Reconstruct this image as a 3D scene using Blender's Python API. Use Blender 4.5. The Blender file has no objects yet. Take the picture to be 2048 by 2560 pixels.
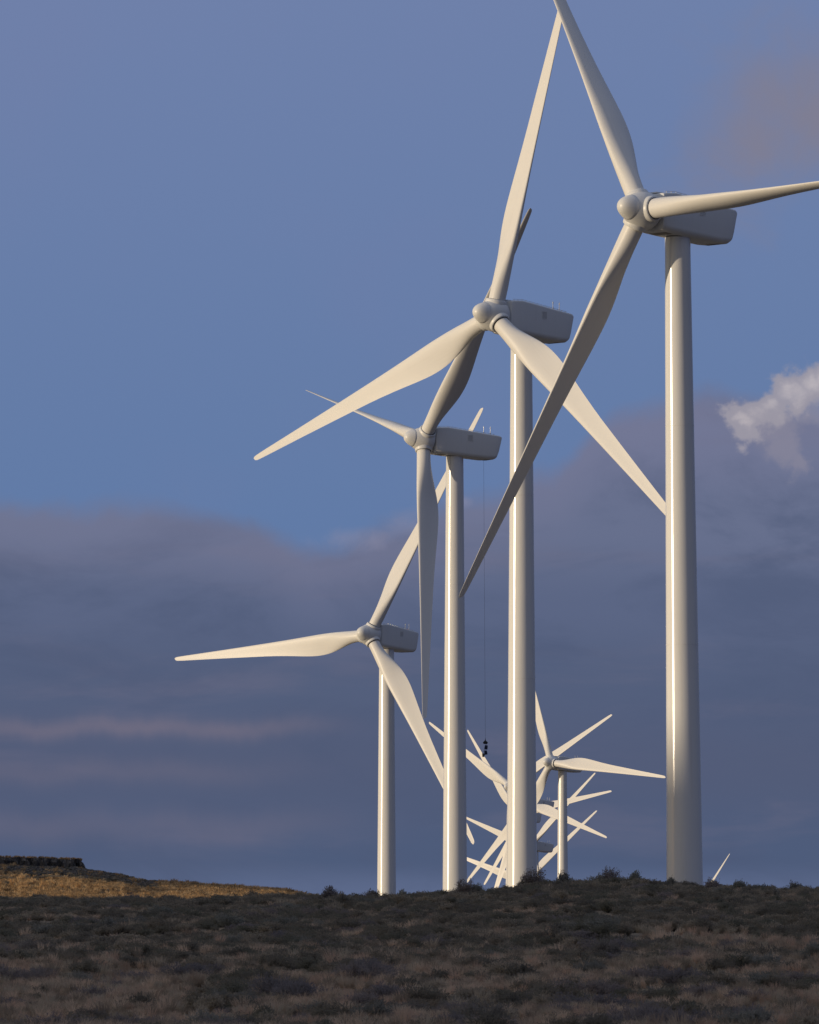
import bpy, math, random
import numpy as np
from mathutils import Matrix, Vector

R = math.radians
scene = bpy.context.scene
COL = scene.collection

# ------------------------------------------------------------------ camera
FPX = 17067.0            # focal length in pixels of the 2048 px wide photograph
HORIZON = 2330.0         # image row of eye level
PITCH = math.atan((HORIZON - 1280.0) / FPX)
cam_data = bpy.data.cameras.new("camera")
cam = bpy.data.objects.new("camera", cam_data)
COL.objects.link(cam)
cam.location = (0, 0, 0)
cam.rotation_euler = (math.pi / 2 + PITCH, 0, 0)
cam_data.sensor_fit = 'HORIZONTAL'
cam_data.sensor_width = 24.0
cam_data.lens = 24.0 * FPX / 2048.0
cam_data.clip_start = 1.0
cam_data.clip_end = 60000.0
cam_data.dof.use_dof = True
cam_data.dof.focus_distance = 800.0
cam_data.dof.aperture_fstop = 13.0
scene.camera = cam

# ------------------------------------------------------------------ sun, exposure
SUN_EL, SUN_AZ = R(4.2), R(-110.0)      # azimuth clockwise from +Y
sdir = Vector((math.sin(SUN_AZ) * math.cos(SUN_EL), math.cos(SUN_AZ) * math.cos(SUN_EL), math.sin(SUN_EL)))
sun_data = bpy.data.lights.new("sun", 'SUN')
sun_data.energy = 2.85
sun_data.angle = R(0.5)
sun_data.color = (1.0, 0.81, 0.57)
sun = bpy.data.objects.new("sun", sun_data)
COL.objects.link(sun)
sun.rotation_euler = (-sdir).to_track_quat('-Z', 'Y').to_euler()
scene.view_settings.view_transform = 'Standard'
scene.view_settings.look = 'None'
scene.view_settings.exposure = 0.0
scene.view_settings.gamma = 1.0

# ------------------------------------------------------------------ node helpers
class NT:
    def __init__(self, tree):
        self.t = tree
        self.n = tree.nodes
        self.l = tree.links
    def node(self, kind, **kw):
        nd = self.n.new(kind)
        for k, v in kw.items():
            setattr(nd, k, v)
        return nd
    def put(self, sock, v):
        if hasattr(v, 'is_linked') or hasattr(v, 'links'):
            self.l.new(v, sock)
        else:
            sock.default_value = v
    def m(self, op, a, b=None, c=None, clamp=False):
        nd = self.node('ShaderNodeMath', operation=op, use_clamp=clamp)
        self.put(nd.inputs[0], a)
        if b is not None: self.put(nd.inputs[1], b)
        if c is not None: self.put(nd.inputs[2], c)
        return nd.outputs[0]
    def smooth(self, x, lo, hi):
        nd = self.node('ShaderNodeMapRange', interpolation_type='SMOOTHSTEP')
        self.put(nd.inputs['Value'], x)
        nd.inputs['From Min'].default_value = lo
        nd.inputs['From Max'].default_value = hi
        return nd.outputs['Result']
    def mix(self, f, a, b, mode='MIX'):
        nd = self.node('ShaderNodeMix', data_type='RGBA', blend_type=mode)
        self.put(nd.inputs[0], f)
        for s, v in ((nd.inputs[6], a), (nd.inputs[7], b)):
            if isinstance(v, tuple): s.default_value = (v[0], v[1], v[2], 1)
            else: self.l.new(v, s)
        return nd.outputs[2]
    def noise(self, vec, scale, detail=3.0, rough=0.5, dist=0.0):
        nd = self.node('ShaderNodeTexNoise')
        if vec is not None: self.l.new(vec, nd.inputs['Vector'])
        nd.inputs['Scale'].default_value = scale
        nd.inputs['Detail'].default_value = detail
        nd.inputs['Roughness'].default_value = rough
        nd.inputs['Distortion'].default_value = dist
        return nd.outputs['Fac']
    def xyz(self, x, y, z=0.0):
        nd = self.node('ShaderNodeCombineXYZ')
        for i, v in enumerate((x, y, z)): self.put(nd.inputs[i], v)
        return nd.outputs[0]
    def ramp(self, x, stops, interp='LINEAR'):
        nd = self.node('ShaderNodeValToRGB')
        cr = nd.color_ramp
        cr.interpolation = interp
        while len(cr.elements) < len(stops): cr.elements.new(0.5)
        for e, (p, c) in zip(cr.elements, stops):
            e.position = p
            e.color = (c, c, c, 1) if isinstance(c, (int, float)) else (c[0], c[1], c[2], 1)
        self.put(nd.inputs[0], x)
        return nd.outputs[0]

def lin(r, g, b):
    f = lambda c: (c / 255 / 12.92) if c / 255 <= 0.04045 else ((c / 255 + 0.055) / 1.055) ** 2.4
    return (f(r), f(g), f(b))

# ------------------------------------------------------------------ sky
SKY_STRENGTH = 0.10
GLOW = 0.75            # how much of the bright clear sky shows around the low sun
def build_world():
    w = bpy.data.worlds.new("World")
    scene.world = w
    w.use_nodes = True
    t = NT(w.node_tree)
    t.n.clear()
    out = t.node('ShaderNodeOutputWorld')
    bg = t.node('ShaderNodeBackground')
    bg.inputs['Strength'].default_value = SKY_STRENGTH
    t.l.new(bg.outputs[0], out.inputs['Surface'])
    sky = t.node('ShaderNodeTexSky', sky_type='NISHITA')
    sky.sun_disc = False
    sky.sun_elevation = SUN_EL
    sky.sun_rotation = SUN_AZ
    sky.altitude = 600.0
    sky.dust_density = 0.6
    sky.ozone_density = 1.5
    tc = t.node('ShaderNodeTexCoord')
    sep = t.node('ShaderNodeSeparateXYZ')
    t.l.new(tc.outputs['Generated'], sep.inputs[0])
    dx, dy, dz = sep.outputs
    # azimuth and elevation, in units of 1/17.067 rad
    X = t.m('MULTIPLY', t.m('ARCTAN2', dx, dy), 17.067)
    Y = t.m('MULTIPLY', t.m('ARCSINE', dz), 17.067)
    g = lambda c: tuple(v / SKY_STRENGTH for v in c)
    P = t.xyz(X, Y)
    Pw = t.xyz(X, t.m('MULTIPLY', Y, 2.6))            # clouds stretched along the horizon
    # clear air: the sky texture, darker and bluer than a clear evening because of the thin veil of cloud
    veil = t.ramp(t.m('DIVIDE', Y, 10.0), [(0.0, lin(84, 104, 146)), (0.10, lin(91, 121, 173)), (0.135, lin(97, 123, 173)),
                                          (0.18, lin(104, 126, 174)), (0.235, lin(111, 129, 175)), (0.42, lin(74, 96, 138)), (0.75, lin(88, 108, 146)), (1.0, lin(120, 132, 158))])
    vs = t.node('ShaderNodeVectorMath', operation='SCALE')
    t.l.new(veil, vs.inputs[0]); vs.inputs['Scale'].default_value = 1.0 / SKY_STRENGTH
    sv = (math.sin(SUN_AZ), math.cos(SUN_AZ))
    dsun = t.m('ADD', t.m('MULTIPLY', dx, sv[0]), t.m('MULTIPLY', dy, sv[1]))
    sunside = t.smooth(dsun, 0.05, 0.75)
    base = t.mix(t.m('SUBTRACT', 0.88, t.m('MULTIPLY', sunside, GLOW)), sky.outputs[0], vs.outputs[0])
    n_big = t.noise(P, 1.1, 3)
    base = t.mix(t.m('MULTIPLY', t.smooth(n_big, 0.45, 0.7), 0.22), base, g(lin(116, 126, 166)))
    # top right warm grey cloud
    def blob(cx, cy, rx, ry):
        ax = t.m('DIVIDE', t.m('SUBTRACT', X, cx), rx)
        ay = t.m('DIVIDE', t.m('SUBTRACT', Y, cy), ry)
        d2 = t.m('ADD', t.m('MULTIPLY', ax, ax), t.m('MULTIPLY', ay, ay))
        return t.m('POWER', 2.71828, t.m('MULTIPLY', d2, -1.0))
    n_soft = t.noise(P, 3.0, 7, 0.58, 0.5)
    b1 = t.m('MAXIMUM', blob(1.10, 2.07, 0.40, 0.25), t.m('MULTIPLY', blob(0.90, 1.96, 0.32, 0.18), 0.85))
    b1 = t.m('MAXIMUM', b1, t.m('MULTIPLY', blob(0.76, 1.80, 0.30, 0.14), 0.5))
    m1 = t.smooth(t.m('ADD', b1, t.m('MULTIPLY', t.m('SUBTRACT', n_soft, 0.5), 1.5)), 0.2, 1.2)
    base = t.mix(t.m('MULTIPLY', m1, 0.9), base, g(lin(129, 126, 143)))
    # the long grey bank low in the sky
    n_edge = t.noise(P, 3.6, 8, 0.58, 0.3)
    n_wide = t.noise(P, 1.4, 2, 0.5)
    top = t.ramp(t.m('ADD', t.m('DIVIDE', X, 4.0), 0.5),
                 [(0.0, 0.50), (0.244, 0.53), (0.33, 0.535), (0.40, 0.500), (0.44, 0.47), (0.50, 0.50), (0.54, 0.535), (0.59, 0.57), (0.63, 0.64),
                  (0.69, 0.665), (0.75, 0.64), (0.80, 0.60), (1.0, 0.66)], 'EASE')
    top = t.m('MULTIPLY', top, 2.0)
    dtop = t.m('SUBTRACT', t.m('ADD', top, 0.03), Y)
    dtop = t.m('ADD', dtop, t.m('MULTIPLY', t.m('SUBTRACT', n_edge, 0.5), 0.14))
    dtop = t.m('ADD', dtop, t.m('MULTIPLY', t.m('SUBTRACT', n_wide, 0.5), 0.10))
    bank = t.smooth(dtop, -0.02, 0.06)
    body = t.ramp(t.m('DIVIDE', Y, 1.4), [(0.0, lin(92, 105, 138)), (0.07, lin(92, 105, 137)), (0.13, lin(77, 91, 121)), (0.30, lin(82, 91, 118)),
                                          (0.45, lin(83, 94, 122)), (0.58, lin(91, 101, 130)), (0.72, lin(103, 111, 139)), (0.92, lin(112, 117, 146))], 'EASE')
    bs = t.node('ShaderNodeVectorMath', operation='SCALE')
    t.l.new(body, bs.inputs[0]); bs.inputs['Scale'].default_value = 1.0 / SKY_STRENGTH
    n_st = t.noise(t.xyz(X, t.m('MULTIPLY', Y, 5.5), 3.1), 1.25, 5, 0.55, 0.35)
    st = t.smooth(n_st, 0.50, 0.72)
    st = t.m('MULTIPLY', st, t.smooth(Y, 0.10, 0.28))
    bankcol = t.mix(t.m('MULTIPLY', st, 0.42), bs.outputs[0], g(lin(108, 107, 129)))
    n_dk = t.noise(Pw, 1.5, 7, 0.6, 0.5)
    bankcol = t.mix(t.m('MULTIPLY', t.smooth(n_dk, 0.44, 0.68), 0.6), bankcol, g(lin(76, 87, 115)))
    rim = t.m('SUBTRACT', 1.0, t.smooth(dtop, 0.02, 0.26))
    bankcol = t.mix(t.m('MULTIPLY', rim, 0.55), bankcol, g(lin(118, 121, 148)))
    # two lit streaks on the left, as long thin layers
    wob = t.m('MULTIPLY', t.m('SUBTRACT', t.noise(t.xyz(X, 0.0, 7.0), 3.0, 4, 0.6), 0.5), 0.12)
    for (sy, sw, sx0, sx1, amt) in ((0.51, 0.024, -0.05, -0.45, 0.50), (0.40, 0.03, -0.1, -0.6, 0.2), (0.265, 0.04, 0.1, -0.5, 0.26)):
        yy = t.m('DIVIDE', t.m('SUBTRACT', t.m('ADD', Y, wob), sy), sw)
        gq = t.m('POWER', 2.71828, t.m('MULTIPLY', t.m('MULTIPLY', yy, yy), -1.0))
        gq = t.m('MULTIPLY', gq, t.smooth(t.m('MULTIPLY', X, -1.0), -sx0, -sx1))
        gq = t.m('MULTIPLY', gq, t.m('ADD', 0.35, t.m('MULTIPLY', n_edge, 1.1)))
        bankcol = t.mix(t.m('MULTIPLY', gq, amt), bankcol, g(lin(126, 116, 130)))
    col = t.mix(t.m('MULTIPLY', t.m('MULTIPLY', bank, 0.95), t.m('SUBTRACT', 1.0, t.m('MULTIPLY', sunside, 0.8))), base, bankcol)
    # wisps on the edge of the bank
    n_w = t.noise(P, 7.0, 6, 0.62, 0.6)
    wv = t.m('MAXIMUM', t.m('MULTIPLY', blob(-0.15, 0.98, 0.13, 0.045), 0.9), blob(0.12, 1.075, 0.05, 0.025))
    wv = t.m('MAXIMUM', wv, t.m('MULTIPLY', blob(0.0, 1.02, 0.10, 0.05), 0.7))
    wm = t.smooth(t.m('ADD', wv, t.m('MULTIPLY', t.m('SUBTRACT', n_w, 0.5), 1.2)), 0.35, 1.15)
    col = t.mix(t.m('MULTIPLY', wm, 0.7), col, g(lin(134, 136, 162)))
    # small bright cumulus at the right
    n_a = t.noise(t.xyz(X, Y, 2.7), 5.5, 8, 0.55)
    n_b = t.noise(t.xyz(X, Y, 9.1), 5.5, 8, 0.55)
    Xq, Yq = X, Y
    X = t.m('ADD', X, t.m('MULTIPLY', t.m('SUBTRACT', n_a, 0.5), 0.26))
    Y = t.m('ADD', Y, t.m('MULTIPLY', t.m('SUBTRACT', n_b, 0.5), 0.24))
    def group(lst):
        cb = None
        for bl in lst:
            b = blob(*bl)
            cb = b if cb is None else t.m('MAXIMUM', cb, b)
        return cb
    n_c = t.noise(P, 8.0, 10, 0.56, 0.35)
    n_c3 = t.noise(P, 26.0, 6, 0.6, 0.3)
    puff = t.m('ADD', t.m('MULTIPLY', t.m('SUBTRACT', n_c, 0.5), 1.15), t.m('MULTIPLY', t.m('SUBTRACT', n_c3, 0.5), 0.22))
    tail = group(((0.915, 1.255, 0.075, 0.06), (0.94, 1.205, 0.045, 0.06), (0.95, 1.165, 0.028, 0.045), (1.02, 1.30, 0.09, 0.05)))
    tm = t.smooth(t.m('ADD', tail, puff), 0.30, 1.0)
    col = t.mix(t.m('MULTIPLY', tm, 0.62), col, g(lin(140, 137, 154)))
    head = group(((0.835, 1.285, 0.065, 0.052), (0.85, 1.262, 0.055, 0.055), (0.89, 1.312, 0.085, 0.058), (0.945, 1.34, 0.095, 0.064),
                  (1.0, 1.365, 0.09, 0.064), (1.06, 1.38, 0.10, 0.068), (1.14, 1.375, 0.12, 0.085)))
    ci = t.m('ADD', head, puff)
    cm = t.smooth(ci, 0.32, 0.64)
    deep = t.smooth(t.m('ADD', ci, t.m('MULTIPLY', t.m('SUBTRACT', n_soft, 0.5), 1.2)), 0.55, 1.25)
    ccol = t.mix(deep, g(lin(156, 152, 164)), g(lin(204, 195, 196)))
    col = t.mix(t.m('MULTIPLY', cm, 0.92), col, ccol)
    X, Y = Xq, Yq
    # warm glow added around the low sun, out of view, to light the ground
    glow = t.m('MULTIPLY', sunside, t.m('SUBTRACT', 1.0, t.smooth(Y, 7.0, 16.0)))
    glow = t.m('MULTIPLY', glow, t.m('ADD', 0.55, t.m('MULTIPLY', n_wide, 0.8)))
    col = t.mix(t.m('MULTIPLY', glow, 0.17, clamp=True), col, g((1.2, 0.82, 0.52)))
    # overhead sky brightened, out of view, to light the ground from above
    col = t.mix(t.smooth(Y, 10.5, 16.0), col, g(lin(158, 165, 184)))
    # low sky out of view darkened to deepen the towers' shaded sides
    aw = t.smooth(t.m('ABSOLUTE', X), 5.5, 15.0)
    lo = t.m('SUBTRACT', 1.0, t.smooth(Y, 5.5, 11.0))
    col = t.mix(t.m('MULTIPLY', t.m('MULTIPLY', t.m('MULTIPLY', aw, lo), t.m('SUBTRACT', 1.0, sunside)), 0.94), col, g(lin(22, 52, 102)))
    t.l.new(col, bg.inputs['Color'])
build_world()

# ------------------------------------------------------------------ general helpers
def tag(o, label=None, cat=None, group=None, kind=None):
    if label: o["label"] = label
    if cat: o["category"] = cat
    if group: o["group"] = group
    if kind: o["kind"] = kind
    return o

def empty(name, loc, rz=0.0):
    o = bpy.data.objects.new(name, None)
    o.empty_display_size = 1.0
    o.location = loc
    o.rotation_euler = (0, 0, rz)
    COL.objects.link(o)
    return o

class MB:
    """collects vertices and faces for one mesh object"""
    def __init__(self):
        self.v, self.f = [], []
    def add(self, verts, faces):
        b = len(self.v)
        self.v += [tuple(p) for p in verts]
        self.f += [tuple(i + b for i in f) for f in faces]
        return self
    def rings(self, rings, cap0=False, cap1=False):
        n = len(rings[0])
        b = len(self.v)
        for rg in rings: self.v += [tuple(p) for p in rg]
        for i in range(len(rings) - 1):
            for j in range(n):
                k = (j + 1) % n
                self.f.append((b + i * n + j, b + i * n + k, b + (i + 1) * n + k, b + (i + 1) * n + j))
        if cap0: self.f.append(tuple(b + j for j in reversed(range(n))))
        if cap1: self.f.append(tuple(b + (len(rings) - 1) * n + j for j in range(n)))
        return self
    def tube(self, pts, rad, n=8, cap=True):
        pts = [Vector(p) for p in pts]
        rads = rad if isinstance(rad, (list, tuple)) else [rad] * len(pts)
        rg = []
        for i, p in enumerate(pts):
            d = (pts[min(i + 1, len(pts) - 1)] - pts[max(i - 1, 0)]).normalized()
            a = d.cross(Vector((0, 0, 1)) if abs(d.z) < 0.9 else Vector((1, 0, 0))).normalized()
            b = d.cross(a)
            rg.append([p + (a * math.cos(2 * math.pi * k / n) + b * math.sin(2 * math.pi * k / n)) * rads[i] for k in range(n)])
        return self.rings(rg, cap, cap)
    def box(self, c, s):
        x, y, z = c; a, b, h = s[0] / 2, s[1] / 2, s[2] / 2
        vs = [(x + i * a, y + j * b, z + k * h) for i in (-1, 1) for j in (-1, 1) for k in (-1, 1)]
        fs = [(0, 1, 3, 2), (4, 6, 7, 5), (0, 4, 5, 1), (2, 3, 7, 6), (0, 2, 6, 4), (1, 5, 7, 3)]
        return self.add(vs, fs)
    def mesh(self, name, mat, smooth=False, sharp=None):
        me = bpy.data.meshes.new(name)
        me.from_pydata(self.v, [], self.f)
        if smooth:
            me.polygons.foreach_set("use_smooth", [True] * len(me.polygons))
            if sharp is not None: me.set_sharp_from_angle(angle=R(sharp))
        if mat: me.materials.append(mat)
        me.update()
        return me
    def build(self, name, mat, parent=None, smooth=False, sharp=None, M=None):
        o = bpy.data.objects.new(name, self.mesh(name, mat, smooth, sharp))
        COL.objects.link(o)
        if parent: o.parent = parent
        if M is not None: o.matrix_local = M
        return o

def link_mesh(name, me, parent=None, M=None):
    o = bpy.data.objects.new(name, me)
    COL.objects.link(o)
    if parent: o.parent = parent
    if M is not None: o.matrix_local = M
    return o

def unproj(u, v, dist):
    """point at forward distance dist (world y) seen at photo pixel u, v"""
    x = (u - 1024) / FPX; w = -(v - 1280) / FPX
    c, s = math.cos(PITCH), math.sin(PITCH)
    d = Vector((x, c - w * s, s + w * c))
    return d * (dist / d.y)

# ------------------------------------------------------------------ materials
def new_mat(name):
    m = bpy.data.materials.new(name)
    m.use_nodes = True
    t = NT(m.node_tree)
    bs = next(n for n in t.n if n.type == 'BSDF_PRINCIPLED')
    return m, t, bs

def simple(name, col, rough=0.6, metal=0.0):
    m, t, b = new_mat(name)
    b.inputs['Base Color'].default_value = (*col, 1)
    b.inputs['Roughness'].default_value = rough
    b.inputs['Metallic'].default_value = metal
    return m

def paint(name, col, rough, wav=0.0, spec=0.5):
    m, t, b = new_mat(name)
    tc = t.node('ShaderNodeTexCoord')
    n1 = t.noise(tc.outputs['Object'], 0.35, 5, 0.6)
    n2 = t.noise(t.xyz(*[t.m('MULTIPLY', s, k) for s, k in zip(sepxyz(t, tc.outputs['Object']), (2.2, 2.2, 0.12))]), 1.0, 4, 0.6)
    dirt = t.m('MULTIPLY', t.smooth(n2, 0.52, 0.85), 0.35)
    c = t.mix(t.m('MULTIPLY', n1, 0.10), col, (col[0] * 0.80, col[1] * 0.79, col[2] * 0.77))
    c = t.mix(dirt, c, (col[0] * 0.78, col[1] * 0.75, col[2] * 0.70))
    t.l.new(c, b.inputs['Base Color'])
    b.inputs['Roughness'].default_value = rough
    b.inputs['Specular IOR Level'].default_value = spec
    if wav:
        bp = t.node('ShaderNodeBump')
        bp.inputs['Strength'].default_value = 1.0
        bp.inputs['Distance'].default_value = wav
        sx, sy, sz = sepxyz(t, tc.outputs['Object'])
        t.l.new(t.noise(t.xyz(t.m('MULTIPLY', sx, 0.8), t.m('MULTIPLY', sy, 0.8), t.m('MULTIPLY', sz, 0.35)), 1.0, 2, 0.4), bp.inputs['Height'])
        t.l.new(bp.outputs[0], b.inputs['Normal'])
    return m

def sepxyz(t, v):
    nd = t.node('ShaderNodeSeparateXYZ')
    t.l.new(v, nd.inputs[0])
    return nd.outputs[0], nd.outputs[1], nd.outputs[2]

WHITE = (0.76, 0.755, 0.73)
M_tower = paint("tower_paint", WHITE, 0.16, 0.012, 0.5)
M_blade = paint("blade_gelcoat", (0.74, 0.73, 0.70), 0.42, 0.0, 0.35)
M_nac = paint("nacelle_gelcoat", (0.72, 0.725, 0.71), 0.38, 0.0, 0.4)
M_dark = simple("dark_gap", (0.05, 0.05, 0.052), 0.6)
M_under = simple("belly_shade", (0.30, 0.27, 0.23), 0.7)  # brown reflection of the ground put into the underside's colour
M_hatch = simple("hatch_louvre", (0.56, 0.56, 0.55), 0.55)
M_galv = simple("galvanised_steel", (0.62, 0.62, 0.60), 0.35, 0.6)
M_red = simple("red_lamp", (0.55, 0.03, 0.02), 0.3)
M_seam = simple("seam_sealant", (0.69, 0.68, 0.65), 0.4)

# ------------------------------------------------------------------ terrain
def vnoise(x, y, seed=0):
    """value noise, smooth, -1..1"""
    xi = np.floor(x).astype(np.int64); yi = np.floor(y).astype(np.int64)
    fx = x - xi; fy = y - yi
    fx = fx * fx * (3 - 2 * fx); fy = fy * fy * (3 - 2 * fy)
    def h(a, b):
        n = (a * 374761393 + b * 668265263 + seed * 1442695041) & 0x7fffffff
        n = ((n ^ (n >> 13)) * 1274126177) & 0x7fffffff
        n = (n ^ (n >> 16)) & 0xffff
        return n / 32767.5 - 1.0
    a = h(xi, yi); b = h(xi + 1, yi); c = h(xi, yi + 1); d = h(xi + 1, yi + 1)
    return (a * (1 - fx) + b * fx) * (1 - fy) + (c * (1 - fx) + d * fx) * fy

def sstep(x, a, b):
    t = np.clip((x - a) / (b - a), 0, 1)
    return t * t * (3 - 2 * t)

CREST_U = [-1500, 0, 400, 600, 715, 830, 950, 1100, 1200, 1290, 1345, 1420, 1480, 1550, 1620, 1700, 1900, 2048, 3500]
CREST_V = [2236, 2243, 2247, 2241, 2236, 2236, 2238, 2228, 2222, 2215, 2204, 2203, 2201, 2197, 2206, 2214, 2214, 2212, 2216]
LEFT_U = [-1500, -200, 0, 190, 213, 240, 300, 345, 380, 500, 620, 715, 800, 1024, 1300, 2000]
LEFT_V = [2160, 2166, 2170, 2174, 2178, 2183, 2191, 2203, 2208, 2215, 2224, 2232, 2250, 2325, 2580, 3300]
BASE_Y = [0, 400, 620, 744, 920, 990, 1077, 1300, 1800, 1950, 2200, 2320, 2550, 2650, 3200, 9000, 30000]
BASE_Z = [-9, -12, -14.3, -13.2, -14.3, -22, -33.5, -34, -35.3, -39, -39.3, -40.6, -48, -60, -60, -62, -120]
SX, SY = -0.9397, -0.3420                      # towards the sun

def ground_z(x, y):
    x = np.asarray(x, float); y = np.asarray(y, float)
    ys = np.maximum(y, 60.0)
    u = x / ys * FPX + 1024
    u_c = x / 250.0 * FPX + 1024
    zc = (HORIZON - np.interp(u_c, CREST_U, CREST_V) - 19.0) / FPX * 250.0
    zn = -1.62 + 0.10 * sstep(ys, 60, 112) + (zc + 1.52) * np.clip((ys - 105) / 143.0, 0, 1)
    zn += 0.16 * np.sin(np.clip((ys - 105) / 143.0, 0, 1) * math.pi)
    zb = np.interp(ys, BASE_Y, BASE_Z)
    # behind the crest the ground rolls over and falls to the valley
    k = sstep(ys, 247, 430)
    left = sstep(u, 900, 500)                   # the fall is shallow on the left
    z_valley = zb * (1 - left) + left * np.interp(ys, [0, 300, 450, 600, 950], [-0.5, 0.2, 0.2, 1.2, 2.5])
    z = zn * (1 - k) + z_valley * k
    # the long slope at the left, beyond the crest
    vt = np.interp(u, LEFT_U, LEFT_V)
    f = np.clip((ys - 640) / 290.0, 0, 1)
    v = (2268 + np.clip(u - 715, 0, 2000) * 0.3) * (1 - f) + vt * f
    zl = (HORIZON - v) / FPX * np.minimum(ys, 930)
    zl = np.where(ys > 960, zl - (ys - 960) * 0.16, zl)
    zl = np.where(ys < 600, -1e3, zl)
    wl = sstep(ys, 600, 660)
    z = np.where(ys >= 600, np.where(zl > z, z + (zl - z) * wl, z), z)
    # high ground towards the sun, whose shadow lies over the foreground
    p = -(x * SX + y * SY)                      # distance down-sun
    q = x * SY * 1.0 - y * SX                   # across the sun
    hq = 88.0 - np.clip(q - 603, 0, 200) * 0.75
    hq = np.maximum(hq, 8)
    hill = hq * np.exp(-((p + 760) / 190.0) ** 2)
    hill = np.where(q < -900, hill * np.exp(-((q + 900) / 500) ** 2), hill)
    z = z + hill
    z = z + 5.2 * np.exp(-((x + 94) / 15.0) ** 2) * sstep(y, 836, 852) * (1 - sstep(y, 985, 1015))  # unseen knoll added to cast shade on the band below the rim
    # small relief
    amp = np.clip(np.abs(ys - 60) / 60, 0, 1)
    z = z + amp * (0.07 * vnoise(x / 2.0, y / 3.1, 1) + 0.10 * vnoise(x / 5.0, y / 8.0, 2)) + 0.12 * vnoise(x / 6.0, y / 11.0, 6) * sstep(ys, 95, 110) * sstep(ys, 235, 215)
    z = z + np.clip((ys - 1300) / 800, 0, 1) * 1.2 * vnoise(x / 90, y / 120, 3)
    return z

def axis(segs):
    out = []
    for a, b, d in segs:
        out += list(np.arange(a, b, d))
    return np.array(out + [segs[-1][1]])

def build_ground():
    xs = axis([(-12000, -3000, 1500), (-3000, -1500, 150), (-1500, -300, 40), (-300, -100, 12), (-100, -34, 2.0), (-34, 34, 0.45), (34, 80, 2.0),
               (80, 320, 16), (320, 1500, 120), (1500, 12000, 1500)])
    ysx = axis([(-6000, -1500, 500), (-1500, -60, 60), (-60, 90, 10), (90, 275, 0.6), (275, 450, 5), (450, 630, 6), (630, 980, 3.0), (980, 1200, 8),
                (1200, 3000, 60), (3000, 9000, 600), (9000, 30000, 3000)])
    X, Y = np.meshgrid(xs, ysx)
    Z = ground_z(X, Y)
    nx, ny = len(xs), len(ysx)
    co = np.stack([X, Y, Z], -1).reshape(-1, 3)
    i = np.arange(nx - 1); j = np.arange(ny - 1)
    I, J = np.meshgrid(i, j)
    b = (J * nx + I).reshape(-1)
    quads = np.stack([b, b + 1, b + nx + 1, b + nx], -1)
    me = bpy.data.meshes.new("ground")
    me.vertices.add(len(co)); me.vertices.foreach_set("co", co.reshape(-1))
    me.loops.add(quads.size); me.loops.foreach_set("vertex_index", quads.reshape(-1))
    me.polygons.add(len(quads))
    me.polygons.foreach_set("loop_start", np.arange(len(quads)) * 4)
    me.polygons.foreach_set("loop_total", np.full(len(quads), 4))
    me.polygons.foreach_set("use_smooth", np.ones(len(quads), bool))
    me.update(); me.validate()
    m, t, bs = new_mat("steppe_soil")
    tc = t.node('ShaderNodeTexCoord')
    o = tc.outputs['Object']
    c = t.mix(t.smooth(t.noise(o, 0.9, 6, 0.65), 0.35, 0.65), (0.15, 0.122, 0.092), (0.25, 0.20, 0.145))
    c = t.mix(t.smooth(t.noise(o, 0.12, 4, 0.6), 0.42, 0.62), c, (0.30, 0.23, 0.15))
    c = t.mix(t.m('MULTIPLY', t.smooth(t.noise(o, 7.0, 4, 0.6), 0.5, 0.7), 0.6), c, (0.05, 0.045, 0.04))
    # basalt rubble below the rock rim, with the band's shade put into its colour
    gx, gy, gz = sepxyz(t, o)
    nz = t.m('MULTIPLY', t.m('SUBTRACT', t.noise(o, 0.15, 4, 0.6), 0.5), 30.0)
    scree_shade = t.m('MULTIPLY', t.smooth(t.m('ADD', gy, nz), 805, 840), t.smooth(t.m('MULTIPLY', t.m('ADD', t.m('MULTIPLY', gy, 0.0366), gx), -1.0), 0.0, 3.0))
    scree_shade = t.m('MULTIPLY', scree_shade, t.m('SUBTRACT', 1.0, t.smooth(gy, 990, 1040)))
    c = t.mix(scree_shade, c, t.mix(t.smooth(t.noise(o, 1.5, 5, 0.65), 0.4, 0.6), (0.045, 0.04, 0.037), (0.11, 0.095, 0.08)))
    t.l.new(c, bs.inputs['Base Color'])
    bs.inputs['Roughness'].default_value = 0.95
    bs.inputs['Specular IOR Level'].default_value = 0.1
    bp = t.node('ShaderNodeBump')
    bp.inputs['Strength'].default_value = 0.8; bp.inputs['Distance'].default_value = 0.06
    t.l.new(t.noise(o, 5.0, 5, 0.65), bp.inputs['Height'])
    t.l.new(bp.outputs[0], bs.inputs['Normal'])
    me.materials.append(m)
    g = bpy.data.objects.new("ground", me)
    COL.objects.link(g)
    tag(g, kind='structure')
build_ground()

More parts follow.
